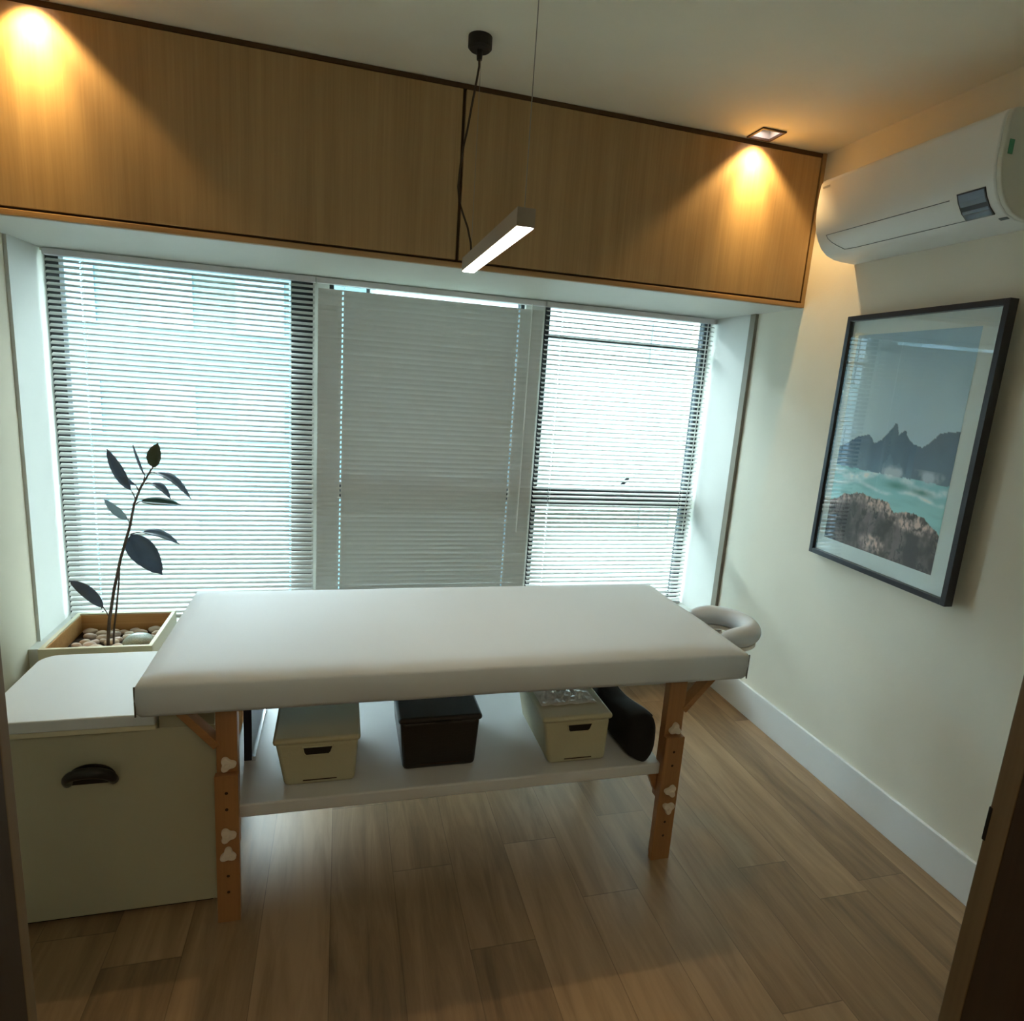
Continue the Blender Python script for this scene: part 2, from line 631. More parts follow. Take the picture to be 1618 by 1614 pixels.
# ------------------------------------------------------------ overhead cabinet
oc = thing('overhead_cabinet', (-1.54, .3, HB), 'long oak-veneer cabinet spanning the wall above the window recess', 'cabinet')
MB().box(XL, -.001, .022, .66, HB + .014, H - .001).build('body', M['gap'], oc)
MB().box(XL, -1.512, 0, .02, HB + .026, H - .020).build('door', M['oak'], oc, bevel=.0015)
MB().box(-1.500, -.026, 0, .02, HB + .026, H - .020).build('door', M['oak'], oc, bevel=.0015)
MB().box(XL, -.001, -.001, .022, HB, HB + .018).build('bottom_rail', M['oak_edge'], oc, bevel=.0015)
MB().box(-.018, -.001, 0, .02, HB + .018, H - .002).build('filler_strip', M['oak'], oc)
MB().box(XL, -.018, .006, .022, H - .016, H - .001).build('top_strip', M['gap'], oc)

# ------------------------------------------------------------ downlights
def downlight(x, label):
    y = LY
    t = thing('recessed_downlight', (x, y, H - .006), label, 'ceiling light', 'recessed ceiling downlights')
    s = .052
    mb = MB()
    mb.box(x - s, x + s, y - s, y - s + .009, H - .006, H + .002).box(x - s, x + s, y + s - .009, y + s, H - .006, H + .002)
    mb.box(x - s, x - s + .009, y - s + .009, y + s - .009, H - .006, H + .002).box(x + s - .009, x + s, y - s + .009, y + s - .009, H - .006, H + .002)
    mb.build('trim_frame', M['trim_brown'], t)
    q = .0465
    mb = MB()
    mb.box(x - q, x + q, y - q, y + q, H + .095, H + .10)
    for a in (-1, 1):
        mb.box(x + a * q - .001, x + a * q + .001, y - q, y + q, H + .002, H + .10)
        mb.box(x - q, x + q, y + a * q - .001, y + a * q + .001, H + .002, H + .10)
    mb.build('housing', M['white'], t)
    vs = [(x, y + .004, H + .03)] + [(x + .023 * math.cos(k * PI / 12), y + .004 + .023 * math.sin(k * PI / 12), H + .028) for k in range(24)]
    MB().add(vs, [(0, 1 + k, 1 + (k + 1) % 24) for k in range(24)]).build('bulb', M['bulb'], t)
    MB().tube([(x, y + .004, H + .027), (x, y + .004, H + .06)], [.027, .020], 24, False).build('bulb_ring', M['lamp_body'], t, smooth=True)
    d = bpy.data.lights.new('downlight_beam', 'SPOT')
    d.energy = SPOT_W
    d.color = (1.0, .66, .28)
    d.spot_size = math.radians(102)
    d.spot_blend = .35
    d.shadow_soft_size = .02
    o = bpy.data.objects.new('downlight_beam', d)
    C.objects.link(o)
    o.location = (x, y - .004, H + .008)
    o.rotation_euler = (math.radians(4), 0, 0)
    # the tight core of the reflector's beam, tipped towards the cabinet
    d2 = d.copy()
    d2.energy = SPOT_W * 1.6
    d2.color = (1.0, .68, .25)
    d2.spot_size = math.radians(52)
    d2.spot_blend = 1.0
    o2 = bpy.data.objects.new('downlight_core', d2)
    C.objects.link(o2)
    o2.location = o.location
    o2.rotation_euler = (math.radians(20), 0, 0)
    return t


downlight(LX[0], 'square recessed downlight beside the air conditioner, glowing warm')
downlight(LX[1], 'square recessed downlight above the left end of the oak cabinet')

# ------------------------------------------------------------ linear pendant
px, py0, py1, pz = -1.515, -.965, -.285, 1.832
pt = thing('linear_pendant_lamp', (px, (py0 + py1) / 2, pz), 'slim linear pendant lamp glowing white, hung over the massage table', 'lamp')
mb = MB()
mb.box(px - .021, px + .021, py0, py0 + .003, pz + .002, pz + .042).box(px - .021, px + .021, py1 - .003, py1, pz + .002, pz + .042)
mb.box(px - .021, px + .021, py0 + .003, py1 - .003, pz + .032, pz + .042)
mb.box(px - .021, px - .0185, py0 + .003, py1 - .003, pz + .002, pz + .032).box(px + .0185, px + .021, py0 + .003, py1 - .003, pz + .002, pz + .032)
mb.build('housing', M['lamp_body'], pt)
MB().box(px - .0183, px + .0183, py0 + .0035, py1 - .0035, pz, pz + .010).build('diffuser', M['lamp_light'], pt)
MB().tube([(px - .004, -.31, H), (px - .004, -.31, H - .030), (px - .004, -.31, H - .036)], [.036, .036, .030], 24).tube(
    [(px - .004, -.31, H - .036), (px - .004, -.31, H - .062)], [.010, .008], 12).build('canopy', M['black'], pt)
cp = [(-1.519, 2.436), (-1.518, 2.42), (-1.522, 2.388), (-1.534, 2.308), (-1.543, 2.244), (-1.554, 2.189), (-1.561, 2.125), (-1.565, 2.076), (-1.559, 2.03), (-1.548, 2.002), (-1.530, 1.96), (-1.518, 1.917), (-1.512, pz + .042)]
MB().tube([(x, -.31 + .01 * math.sin(z * 9), z) for x, z in cp], .0034, 8).build('power_cord', M['cable'], pt, smooth=True)
MB().tube([(px, -.315, H - .036), (px, -.32, pz + .042)], .0008, 6).build('suspension_wire', M['wire'], pt)
MB().tube([(px, py0 + .02, H), (px, py0 + .02, pz + .042)], .0011, 6).build('suspension_wire', M['wire'], pt)

# ------------------------------------------------------------ air conditioner
ay0, ay1 = -.945, -.248
ac = thing('air_conditioner', (-.1, -.6, 2.04), 'white split air conditioner mounted on the right wall above the framed picture', 'air conditioner')
prof = [(0, 2.028), (-.06, 2.03), (-.10, 2.034), (-.135, 2.046), (-.163, 2.066), (-.183, 2.092), (-.197, 2.122), (-.206, 2.16), (-.209, 2.20), (-.208, 2.25), (-.205, 2.284), (-.198, 2.299), (-.18, 2.305), (0, 2.305)]


def ac_off(p, d):
    return (p[0] - d * .8, p[1] - d * .6)


def loft(ps, y0, y1, ny=2, d=0):
    n = len(ps)
    vs = [(x, y0 + (y1 - y0) * j / (ny - 1), z) for j in range(ny) for x, z in ps]
    return vs, [(j * n + i, j * n + i + 1, (j + 1) * n + i + 1, (j + 1) * n + i) for j in range(ny - 1) for i in range(n - 1)]


MB().prism([(x, ay1, z) for x, z in prof], (0, ay0 + .006 - ay1, 0)).build('body', M['ac'], ac, bevel=.006, seg=3)
sm = [(x * .985, z * .998 + .004) for x, z in prof]
MB().prism([(x, ay0 + .007, z) for x, z in sm], (0, -.016, 0)).build('end_panel', M['ac_side'], ac, bevel=.004)


def seg_profile(i0, i1, d):
    """offset of the body's profile outwards by d"""
    out = []
    for i in range(i0, i1 + 1):
        a, b = Vector(prof[max(i - 1, 0)]), Vector(prof[min(i + 1, len(prof) - 1)])
        t = (b - a).normalized()
        nrm = Vector((-t.y, t.x))
        if nrm.x > 0 and nrm.y > 0:
            nrm = -nrm
        if nrm.y > 0.2:
            nrm = -nrm
        p = Vector(prof[i]) + nrm * d
        out.append((p.x, p.y))
    return out


def strip_on_body(i0, i1, y0, y1, d, mat, name, th=.004):
    outer, inner = seg_profile(i0, i1, d), seg_profile(i0, i1, d - th)
    return MB().prism([(x, y1, z) for x, z in outer] + [(x, y1, z) for x, z in reversed(inner)], (0, y0 - y1, 0)).build(name, mat, ac)


def on_body(i, d=.0004):
    k = int(i)
    p = seg_profile(k, k + 1, d)
    f = i - k
    return (p[0][0] + (p[1][0] - p[0][0]) * f, p[0][1] + (p[1][1] - p[0][1]) * f)


def seam(pts, name):
    MB().tube([(on_body(i)[0], y, on_body(i)[1]) for i, y in pts], .0011, 6).build(name, M['ac_line'], ac)


seam([(5.4, -.300), (5.0, -.304), (4.5, -.315), (4.0, -.332), (3.3, -.352), (3.2, -.40), (3.2, -.830)], 'flap_seam')
seam([(5.4, -.300), (5.4, -.42), (5.4, -.80)], 'flap_seam')
# trim the seam's visible border: the flap is slightly smaller than the seam
def strip_f(f0, f1, y0, y1, d, mat, name):
    ps = [f0] + [k for k in range(int(f0) + 1, 10) if k < f1] + [f1]
    o_, i_ = [on_body(p, d) for p in ps], [on_body(p, d - .003) for p in ps]
    return MB().prism([(x, y1, z) for x, z in o_] + [(x, y1, z) for x, z in reversed(i_)], (0, y0 - y1, 0)).build(name, mat, ac)


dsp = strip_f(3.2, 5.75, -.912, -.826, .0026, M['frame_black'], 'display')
for f0, f1, mt in ((4.55, 5.62, 'display_reflection'), (3.85, 4.15, 'display_reflection'), (3.3, 3.75, 'display')):  # bands paint the window's reflection onto the dark display glass
    strip_f(f0, f1, -.908, -.830, .0030, M[mt], 'reflection_band').parent = dsp
strip_f(2.3, 2.6, -.932, -.908, .0012, M['ac_line'], 'sensor_slot')
MB().box(-.192, -.176, ay0 - .0105, ay0 - .008, 2.186, 2.222).build('energy_sticker', M['green'], ac)
MB().box(-.2095, -.2075, -.302, -.268, 2.268, 2.274).build('brand_mark', M['grey_mark'], ac)

# ------------------------------------------------------------ framed picture
fy0, fy1, fz0, fz1 = -.953, -.300, .896, 1.829
fp = thing('framed_picture', (-.015, (fy0 + fy1) / 2, fz0), 'large black-framed seascape photograph with white mat on the right wall', 'picture')
fw = .019
mb = MB()
mb.box(-.032, -.001, fy0, fy0 + fw, fz0, fz1).box(-.032, -.001, fy1 - fw, fy1, fz0, fz1)
mb.box(-.032, -.001, fy0 + fw, fy1 - fw, fz0, fz0 + fw).box(-.032, -.001, fy0 + fw, fy1 - fw, fz1 - fw, fz1)
mb.build('frame', M['frame_black'], fp, bevel=.0015)
MB().box(-.012, -.004, fy0 + fw, fy1 - fw, fz0 + fw, fz1 - fw).build('mat_board', M['mat_board'], fp)
MB().box(-.0245, -.0225, fy0 + fw - .002, fy1 - fw + .002, fz0 + fw - .002, fz1 - fw + .002).build('glazing', M['glass'], fp)


def lerp(a, b, t):
    return tuple(x + (y - x) * t for x, y in zip(a, b))


def poly_y(pts, u):
    for (a, b), (c, d) in zip(pts, pts[1:]):
        if u <= c:
            return b + (d - b) * max(0, min(1, (u - a) / (c - a)))
    return pts[-1][1]


def ns(x, y, s=1.0, z=0.0, o=4):
    return noise.fractal(Vector((x * s, y * s, z)), 1.0, 2.0, o, noise_basis='PERLIN_ORIGINAL')


RIDGE = [(0, .535), (.10, .505), (.17, .475), (.28, .463), (.34, .497), (.40, .478), (.44, .447), (.468, .425), (.495, .393), (.515, .405), (.54, .447), (.567, .435), (.591, .425), (.62, .452), (.645, .472), (.69, .482), (.74, .486), (.79, .470), (.84, .432), (.90, .415), (1, .405)]
ROCK = [(0, .81), (.06, .79), (.13, .762), (.234, .746), (.33, .737), (.40, .742), (.49, .748), (.57, .757), (.62, .79), (.66, .783), (.74, .768), (.82, .772), (.90, .79), (.96, .81), (1, .835)]


def print_color(u, v):
    sky = lerp((.26, .40, .47), (.40, .53, .57), min(1, v / .5) ** 1.2)
    c = lerp(sky, (.44, .58, .58), .25 * (ns(u, v, 2.2) + .3))
    rd = poly_y(RIDGE, u) + .006 * ns(u, v, 22)
    hz = .628 + .006 * ns(u, .3, 14)
    if v > rd:
        far = lerp((.060, .110, .165), (.14, .235, .30), max(0, min(1, (v - rd) / .18)))
        if .44 < u < .66 and v < rd + .14:
            far = lerp(far, (.06, .11, .15), .45)
        if u > .70:
            far = lerp(far, (.10, .15, .19), .6)
        c = lerp(far, (.05, .09, .13), max(0, .35 * ns(u, v, 9)))
    if v > hz:
        t = (v - hz) / .2
        sea = lerp((.22, .47, .47), (.33, .60, .56), max(0, min(1, t)))
        c = lerp(sea, (.16, .38, .38), max(0, min(1, .6 * ns(u * .7, v * 4, 6))))
        foam = ns(u * 1.3, v * 3.2, 7, 3.0)
        band = math.exp(-((v - (.645 + .02 * math.sin(u * 9))) / .022) ** 2) + .8 * math.exp(-((v - (.70 + .012 * math.sin(u * 14 + 1))) / .012) ** 2)
        w = max(0, min(1, band * (.9 + foam) - .25))
        c = lerp(c, (.72, .78, .76), w)
        wv = math.exp(-(((u - .60) / .085) ** 2 + ((v - .668) / .016) ** 2)) + math.exp(-(((u - .81) / .075) ** 2 + ((v - .675) / .013) ** 2))
        c = lerp(c, (.07, .24, .22), min(1, .95 * wv))
    if .58 < v < hz + .02 and u > .45:
        c = lerp(c, (.55, .62, .62), max(0, min(.7, 2.2 * ns(u, v, 6, 9) * math.exp(-((v - .612) / .025) ** 2))))
    rk = poly_y(ROCK, u) + .008 * ns(u, v, 18)
    if v > rk:
        t = (v - rk)
        n1, n2 = ns(u, v, 8, 1), ns(u, v, 26, 2)
        c = lerp((.045, .036, .036), (.14, .112, .105), max(0, min(1, .5 + 1.3 * n1 + .5 * n2)))
        light = max(0, 1 - t / .055) * (.35 + n2 * 1.2 + .2)
        if .36 < u < .60:
            light += max(0, 1 - abs(t - .03) / .05) * .5
        light += max(0, 1 - (((u - .48) / .13) ** 2 + ((v - .955) / .05) ** 2)) * (.75 + n2)
        light += max(0, 1 - (((u - .80) / .17) ** 2 + ((v - .825) / .04) ** 2)) * (.7 + n2)
        c = lerp(c, (.58, .43, .36), max(0, min(.95, light * (.8 + 1.4 * ns(u, v, 45, 7)))))
        crack = abs(ns(u * 1.4, v, 6, 5))
        if crack < .05:
            c = lerp(c, (.035, .03, .032), .8)
    return c


NU, NV = 150, 220
gy0, gy1, gz0, gz1 = -.352, -.866, 1.758, .972
vs = [(-.0128, gy0 + (gy1 - gy0) * i / NU, gz0 + (gz1 - gz0) * j / NV) for j in range(NV + 1) for i in range(NU + 1)]
fs = [(j * (NU + 1) + i, j * (NU + 1) + i + 1, (j + 1) * (NU + 1) + i + 1, (j + 1) * (NU + 1) + i) for j in range(NV) for i in range(NU)]
po = MB().add(vs, fs).build('photo_print', M['print'], fp)
ca = po.data.color_attributes.new('Col', 'FLOAT_COLOR', 'POINT')
buf = []
for j in range(NV + 1):
    for i in range(NU + 1):
        r_c, g_c, b_c = print_color(i / NU, j / NV)
        buf += [r_c * 1.62, g_c * 1.52, b_c * 1.68, 1.0]
ca.data.foreach_set('color', buf)

# it hangs a little off the wall at its doorway side
ang = math.radians(-3.0)
piv = Vector((0, fy1, 0))
fp.matrix_world = Matrix.Translation(piv) @ Matrix.Rotation(ang, 4, 'Z') @ Matrix.Translation(-piv) @ Matrix.Translation(fp.location)

# ------------------------------------------------------------ massage table
tx0, tx1, ty0, ty1, tz, tt = -2.365, -.687, -.858, -.192, .740, .098
mt_ = thing('massage_table', ((tx0 + tx1) / 2, (ty0 + ty1) / 2, 0), 'white padded massage table on pine legs in the middle of the room', 'massage table')
mb = MB()
NX, NY = 40, 16
vs, fs = [], []
top = MB()
# padded top: a grid for the upper face that bulges slightly, closed by side walls
for j in range(NY + 1):
    for i in range(NX + 1):
        u, v = i / NX, j / NY
        x, y = tx0 + (tx1 - tx0) * u, ty0 + (ty1 - ty0) * v
        e = min(u * (tx1 - tx0), (1 - u) * (tx1 - tx0), v * (ty1 - ty0), (1 - v) * (ty1 - ty0))
        z = tz - .012 * math.exp(-e / .012) + .0035 * noise.noise(Vector((x * 3.1, y * 4.3, 0)))
        vs.append((x, y, z))
ring = [i for i in range(NX + 1)] + [(j + 1) * (NX + 1) - 1 for j in range(1, NY + 1)] + [NY * (NX + 1) + i for i in range(NX - 1, -1, -1)] + [j * (NX + 1) for j in range(NY - 1, 0, -1)]
fs = [(j * (NX + 1) + i, j * (NX + 1) + i + 1, (j + 1) * (NX + 1) + i + 1, (j + 1) * (NX + 1) + i) for j in range(NY) for i in range(NX)]
prev = ring
for z, grow in ((tz - .020, .006), (tz - .050, .007), (tz - .085, .004), (tz - tt, -.004)):
    b = len(vs)
    for r in ring:
        p = vs[r]
        cx_, cy_ = (tx0 + tx1) / 2, (ty0 + ty1) / 2
        gx = grow if p[0] > tx1 - 1e-6 else (-grow if p[0] < tx0 + 1e-6 else 0)
        gy = grow if p[1] > ty1 - 1e-6 else (-grow if p[1] < ty0 + 1e-6 else 0)
        vs.append((p[0] + gx, p[1] + gy, z + .0025 * noise.noise(Vector((p[0] * 5, p[1] * 5, z)))))
    cur = list(range(b, b + len(ring)))
    n = len(ring)
    fs += [(prev[i], prev[(i + 1) % n], cur[(i + 1) % n], cur[i]) for i in range(n)]
    prev = cur
fs.append(tuple(prev))
MB().add(vs, fs).build('padded_top', M['vinyl'], mt_, smooth=True)
# dark piping down the corners
for x, y in ((tx0 - .005, ty0 - .005), (tx1 + .005, ty0 - .005)):
    MB().tube([(x, y, tz - .016), (x, y, tz - .05), (x, y, tz - tt + .004)], .0022, 6).build('corner_piping', M['piping'], mt_)


def knob_mb(x, y, z, rot):
    """three-lobed clamp knob, facing the room"""
    pts = []
    for k in range(36):
        t = 2 * PI * k / 36
        r = .0172 + .0046 * math.cos(3 * t)
        pts.append((x + r * math.sin(t + rot), y, z + r * math.cos(t + rot)))
    m_ = MB().prism(pts, (0, -.014, 0))
    m_.tube([(x, y + .006, z), (x, y - .017, z)], .007, 12)
    return m_


def leg(x0, x1, knobs, zj):
    """upper post, with the telescoping lower board clamped over its front"""
    yf = -.830
    L_ = MB().box(x0 + .003, x1 - .003, yf + .020, yf + .052, .215, tz - tt).build('leg', M['pine'], mt_, bevel=.002)
    MB().box(x0, x1, yf, yf + .020, 0, zj).box(x0 + .012, x1 - .012, yf + .020, yf + .044, 0, .21).build('leg_extension', M['pine'], L_, bevel=.0018)
    for z in (zj - .05, zj - .098, zj - .30, zj - .35):
        MB().tube([((x0 + x1) / 2, yf + .004, z), ((x0 + x1) / 2, yf - .0006, z)], .0042, 10).build('adjustment_hole', M['hole'], L_)
    for (z, rot, front) in knobs:
        knob_mb((x0 + x1) / 2 + .002, yf if z < zj else yf + .020, z, rot).build('clamp_knob', M['knob'], L_, bevel=.003)
    return L_


leg(-2.208, -2.150, [(.470, -.5, 0), (.274, -.55, 1), (.216, 0, 1)], .445)
leg(-.911, -.846, [(.462, .1, 0), (.256, .55, 1), (.196, PI, 1)], .440)
# rear legs
for x0, x1 in ((-2.275, -2.218), (-.911, -.846)):
    r_ = MB().box(x0 + .003, x1 - .003, -.262, -.230, .215, tz - tt).build('leg', M['pine'], mt_, bevel=.002)
    MB().box(x0, x1, -.230, -.210, 0, .44).box(x0 + .012, x1 - .012, -.254, -.230, 0, .21).build('leg_extension', M['pine'], r_, bevel=.0018)
# slanting braces between leg and top
MB().bar((-.852, -.795, .520), (-.750, -.795, .640), .020, .040, (0, 1, 0)).build('brace', M['pine_x'], mt_, bevel=.002)
MB().bar((-2.202, -.795, .520), (-2.300, -.795, .640), .020, .040, (0, 1, 0)).build('brace', M['pine_x'], mt_, bevel=.002)
MB().box(tx0 + .08, tx1 - .08, -.800, -.775, tz - tt - .0, tz - tt + .03).build('under_rail', M['pine_x'], mt_)
# lower shelf
MB().box(-2.204, -.900, -.805, -.225, .298, .338).build('shelf', M['shelf'], mt_, bevel=.006, seg=3)
MB().prism([(-.911, -.80, .298), (-.941, -.80, .298), (-.911, -.80, .235)], (0, .022, 0)).build('shelf_bracket', M['pine_x'], mt_)

# ------------------------------------------------------------ face cradle
fc = thing('face_cradle', (-.60, -.585, .66), 'white horseshoe face cradle sticking out from the right end of the massage table', 'headrest')
pts, rr = [], []
for k in range(21):
    t = -PI / 2 + PI * k / 20
    pts.append((-.605 + .100 * math.cos(t), -.588 + .105 * math.sin(t), .706))
    rr.append(.035)
pts = [(-.672, -.693, .704)] + pts + [(-.672, -.483, .704)]
rr = [.022] + rr + [.022]
rr[1] = rr[-2] = .035
MB().tube(pts, rr, 16).build('cushion', M['vinyl'], fc, smooth=True, sub=1)
cs_ = [(math.cos(-PI / 2 + PI * k / 16), math.sin(-PI / 2 + PI * k / 16)) for k in range(17)]
outl = [(-.665, -.713)] + [(-.605 + .122 * c, -.588 + .125 * n_) for c, n_ in cs_] + [(-.665, -.463)]
inn = [(-.665, -.503)] + [(-.605 + .080 * c, -.588 + .085 * n_) for c, n_ in reversed(cs_)] + [(-.665, -.673)]
MB().prism([(x, y, .662) for x, y in outl + inn], (0, 0, .012)).build('platform', M['film'], fc)
for y in (-.655, -.52):
    MB().tube([(-.55, y, .652), (-.684, y, .652)], .007, 10).build('support_rod', M['steel'], fc)

# ------------------------------------------------------------ storage boxes on the shelf
SZ = .338


def storage_box(x0, x1, bx0, bx1, yf, depth, h, mat, weave, label, slot):
    t = thing('storage_box', ((x0 + x1) / 2, yf + depth / 2, SZ), label, 'box', 'lidded storage boxes on the table shelf')
    d = (x1 - x0 - (bx1 - bx0)) / 2
    yb = yf + depth
    inset = .02
    z1 = SZ + h
    mb = MB()
    # woven wall: four sides as fine grids of alternating raised cells
    body = MB().frustum((bx0, bx1, yf + .006, yb - inset), (x0 + .006, x1 - .006, yf + .002, yb), SZ, z1)
    b_ = body.build('body', weave, t, bevel=.014, seg=3)
    lid = MB().box(x0, x1, yf - .004, yb + .006, z1 - .004, z1 + .016)
    l_ = lid.build('lid', mat, t, bevel=.010, seg=3)
    if slot:
        cx_ = (x0 + x1) / 2 + slot
        zz = z1 - .026
        yy = yf + .003
        w2, hh = .040, .0125
        o2 = [(cx_ - w2, yy, zz + hh), (cx_ + w2, yy, zz + hh), (cx_ + w2 - .004, yy, zz - hh * .5), (cx_ + w2 - .010, yy, zz - hh), (cx_ - w2 + .010, yy, zz - hh), (cx_ - w2 + .004, yy, zz - hh * .5)]
        MB().prism(o2, (0, -.0025, 0)).build('handle_hole', M['dark'], t)
        rim = o2 + [o2[0]]
        MB().tube([(p[0], yy - .002, p[2]) for p in rim], .0022, 6).build('handle_rim', mat, t)
    else:
        MB().box((x0 + x1) / 2 - .02, (x0 + x1) / 2 + .03, yf - .006, yf - .003, z1 + .001, z1 + .003).build('lid_catch', mat, t)
    MB().box(bx0 + .05, bx1 - .05, yf + .0035, yf + .006, SZ + .016, SZ + .0185).build('base_groove', M['hole'], t)
    return t


storage_box(-2.074, -1.838, -2.044, -1.852, -.752, .30, .136, M['beige_plastic'], M['beige_weave'], 'beige woven plastic box at the left end of the shelf', .001)
storage_box(-1.731, -1.480, -1.713, -1.494, -.728, .33, .158, M['black_rattan'], M['black_weave'], 'black plastic lidded box in the middle of the shelf', 0)
storage_box(-1.302, -1.070, -1.268, -1.078, -.766, .33, .150, M['beige_plastic'], M['beige_weave'], 'beige woven plastic box at the right, crumpled plastic film on its lid', .008)

# crumpled plastic film on the right box
random.seed(3)
vs, fs = [], []
nx, ny = 22, 16
for j in range(ny + 1):
    for i in range(nx + 1):
        x = -1.285 + .185 * i / nx
        y = -.70 + .21 * j / ny + .01 * noise.noise(Vector((i * .4, 2, 0)))
        e = min(i, nx - i, j, ny - j) / 6
        z = SZ + .1675 + .022 * min(1, e) * abs(noise.noise(Vector((x * 22, y * 18, 1)))) + .010 * abs(noise.noise(Vector((x * 50, y * 40, 5)))) * min(1, e + .2)
        vs.append((x, y, z))
fs = [(j * (nx + 1) + i, j * (nx + 1) + i + 1, (j + 1) * (nx + 1) + i + 1, (j + 1) * (nx + 1) + i) for j in range(ny) for i in range(nx)]
tag(MB().add(vs, fs).build('plastic_film', M['film'], None, smooth=False, solid=-.001), 'crumpled clear plastic film lying on the right beige box lid', 'plastic film')

# black bag at the shelf's right end
bag = thing('carry_bag', (-.96, -.56, SZ), 'long black fabric bag lying at the right end of the shelf', 'bag')
vs, fs = [], []
nl, nr = 26, 20
for i in range(nl + 1):
    u = i / nl
    y = -.795 + .47 * u
    prof_s = min(1, (u / .06) ** .5 if u < .06 else 1, ((1 - u) / .05) ** .5 if u > .95 else 1)
    prof_s = max(prof_s, .05)
    hw = (.046 + .010 * math.sin(u * 5 + .5)) * prof_s
    hh = (.060 + .022 * u + .010 * math.sin(u * 7 + 1)) * prof_s
    cxs = -.960 - .018 * u
    for k in range(nr):
        t = 2 * PI * k / nr
        cs, sn = math.cos(t), math.sin(t)
        px_ = cxs + hw * math.copysign(abs(cs) ** .65, cs)
        pz_ = SZ + hh + hh * math.copysign(abs(sn) ** .65, sn) + .004 * noise.noise(Vector((px_ * 20, y * 16, sn)))
        vs.append((px_, y, max(pz_, SZ + .001)))
fs = [(i * nr + k, i * nr + (k + 1) % nr, (i + 1) * nr + (k + 1) % nr, (i + 1) * nr + k) for i in range(nl) for k in range(nr)]
fs += [tuple(range(nr)), tuple(nl * nr + k for k in range(nr))]
MB().add(vs, fs).build('body', M['black_fabric'], bag, smooth=True, sub=1)
zs_ = []
for i in range(3, 22):
    u = i / nl
    hw = (.046 + .010 * math.sin(u * 5 + .5)) * .99
    hh = .060 + .022 * u + .010 * math.sin(u * 7 + 1)
    zs_.append((-.960 - .018 * u + hw * .80, -.795 + .47 * u, SZ + hh + hh * .80))
MB().tube(zs_, .003, 6).build('zip_seam', M['black_plastic'], bag, smooth=True)

# thin board leaning at the shelf's left end
bd = thing('thin_board', (-2.135, -.50, SZ), 'thin dark board with bright steel edge standing on the left end of the shelf', 'board')
MB().box(-2.168, -2.146, -.60, -.27, SZ, SZ + .225).build('panel', M['navy'], bd)
MB().box(-2.146, -2.136, -.605, -.265, SZ, SZ + .016).build('edge_strip', M['steel'], bd)

# ------------------------------------------------------------ chest
cx0, cx1, cy0, cy1 = -2.752, -2.216, -.752, -.372
ch = thing('storage_chest', ((cx0 + cx1) / 2, (cy0 + cy1) / 2, 0), 'cream storage chest with white padded lid left of the massage table', 'chest')
MB().box(cx0 + .006, cx1, cy0, cy1, .012, .551).box(-2.350, cx1, cy0, cy1, .551, .602).build('body', M['chest'], ch, bevel=.002)
MB().box(cx0 + .03, cx1 - .02, cy0 + .012, cy1 - .02, 0, .012).build('plinth', M['dark'], ch)
# lid board and cushion with rounded corners


def rrect(x0, x1, y0, y1, rads, z, n=8):
    out = []
    for (cx_, cy_, a0, r) in ((x1 - rads[0], y0 + rads[0], -PI / 2, rads[0]), (x1 - rads[1], y1 - rads[1], 0, rads[1]), (x0 + rads[2], y1 - rads[2], PI / 2, rads[2]), (x0 + rads[3], y0 + rads[3], PI, rads[3])):
        for k in range(n + 1):
            t = a0 + PI / 2 * k / n
            out.append((cx_ + r * math.cos(t), cy_ + r * math.sin(t), z))
    return out


MB().prism(rrect(cx0, -2.354, cy0 - .012, cy1, (.003, .003, .05, .01), .552), (0, 0, .016)).build('lid_board', M['planter'], ch, bevel=.003)
MB().prism(rrect(cx0, -2.354, cy0 - .016, cy1, (.004, .004, .05, .012), .568), (0, 0, .032)).build('lid_cushion', M['chest_top'], ch, bevel=.009, seg=3)
# black cup handle
hx, hz, hw_ = -2.510, .412, .058
hp = MB()
outline = [(hx - hw_, cy0, hz - .004)] + [(hx - hw_ * math.cos(t * PI / 16), cy0, hz + .052 * math.sin(t * PI / 16) ** .8) for t in range(17)] + [(hx + hw_, cy0, hz - .004)]
hand = hp.prism(outline, (0, -.004, 0)).build('handle_plate', M['black_plastic'], ch, bevel=.001)
arc = [(hx - hw_ * .90 * math.cos(t * PI / 16), cy0 - .006 - .024 * math.sin(t * PI / 16) ** .6, hz + .004 + .040 * math.sin(t * PI / 16) ** .7) for t in range(17)]
MB().tube(arc, [.011 + .003 * math.sin(t * PI / 16) for t in range(17)], 12).build('handle_grip', M['black_plastic'], hand, smooth=True)

# ------------------------------------------------------------ planter and plant
qx0, qx1, qy0, qy1, qz = -2.902, -2.548, -.052, .300, .480
pl = thing('planter_box', ((qx0 + qx1) / 2, (qy0 + qy1) / 2, 0), 'square ivory planter box standing behind the chest in the corner', 'planter')
th = .014
MB().box(qx0, qx1, qy0, qy0 + th, 0, qz).box(qx0, qx1, qy1 - th, qy1, 0, qz).box(qx0, qx0 + th, qy0 + th, qy1 - th, 0, qz).box(qx1 - th, qx1, qy0 + th, qy1 - th, 0, qz).build('box', M['planter'], pl, bevel=.0015)
i0, i1, j0, j1 = qx0 + th, qx1 - th, qy0 + th, qy1 - th
MB().box(i0, i1, j0, j0 + .003, .30, qz - .006).box(i0, i1, j1 - .003, j1, .30, qz - .006).box(i0, i0 + .003, j0, j1, .30, qz - .006).box(i1 - .003, i1, j0, j1, .30, qz - .006).build('lining', M['planter_in'], pl)
SOIL = .405
MB().box(i0 + .003, i1 - .003, j0 + .003, j1 - .003, .30, SOIL).build('soil', M['soil'], pl)

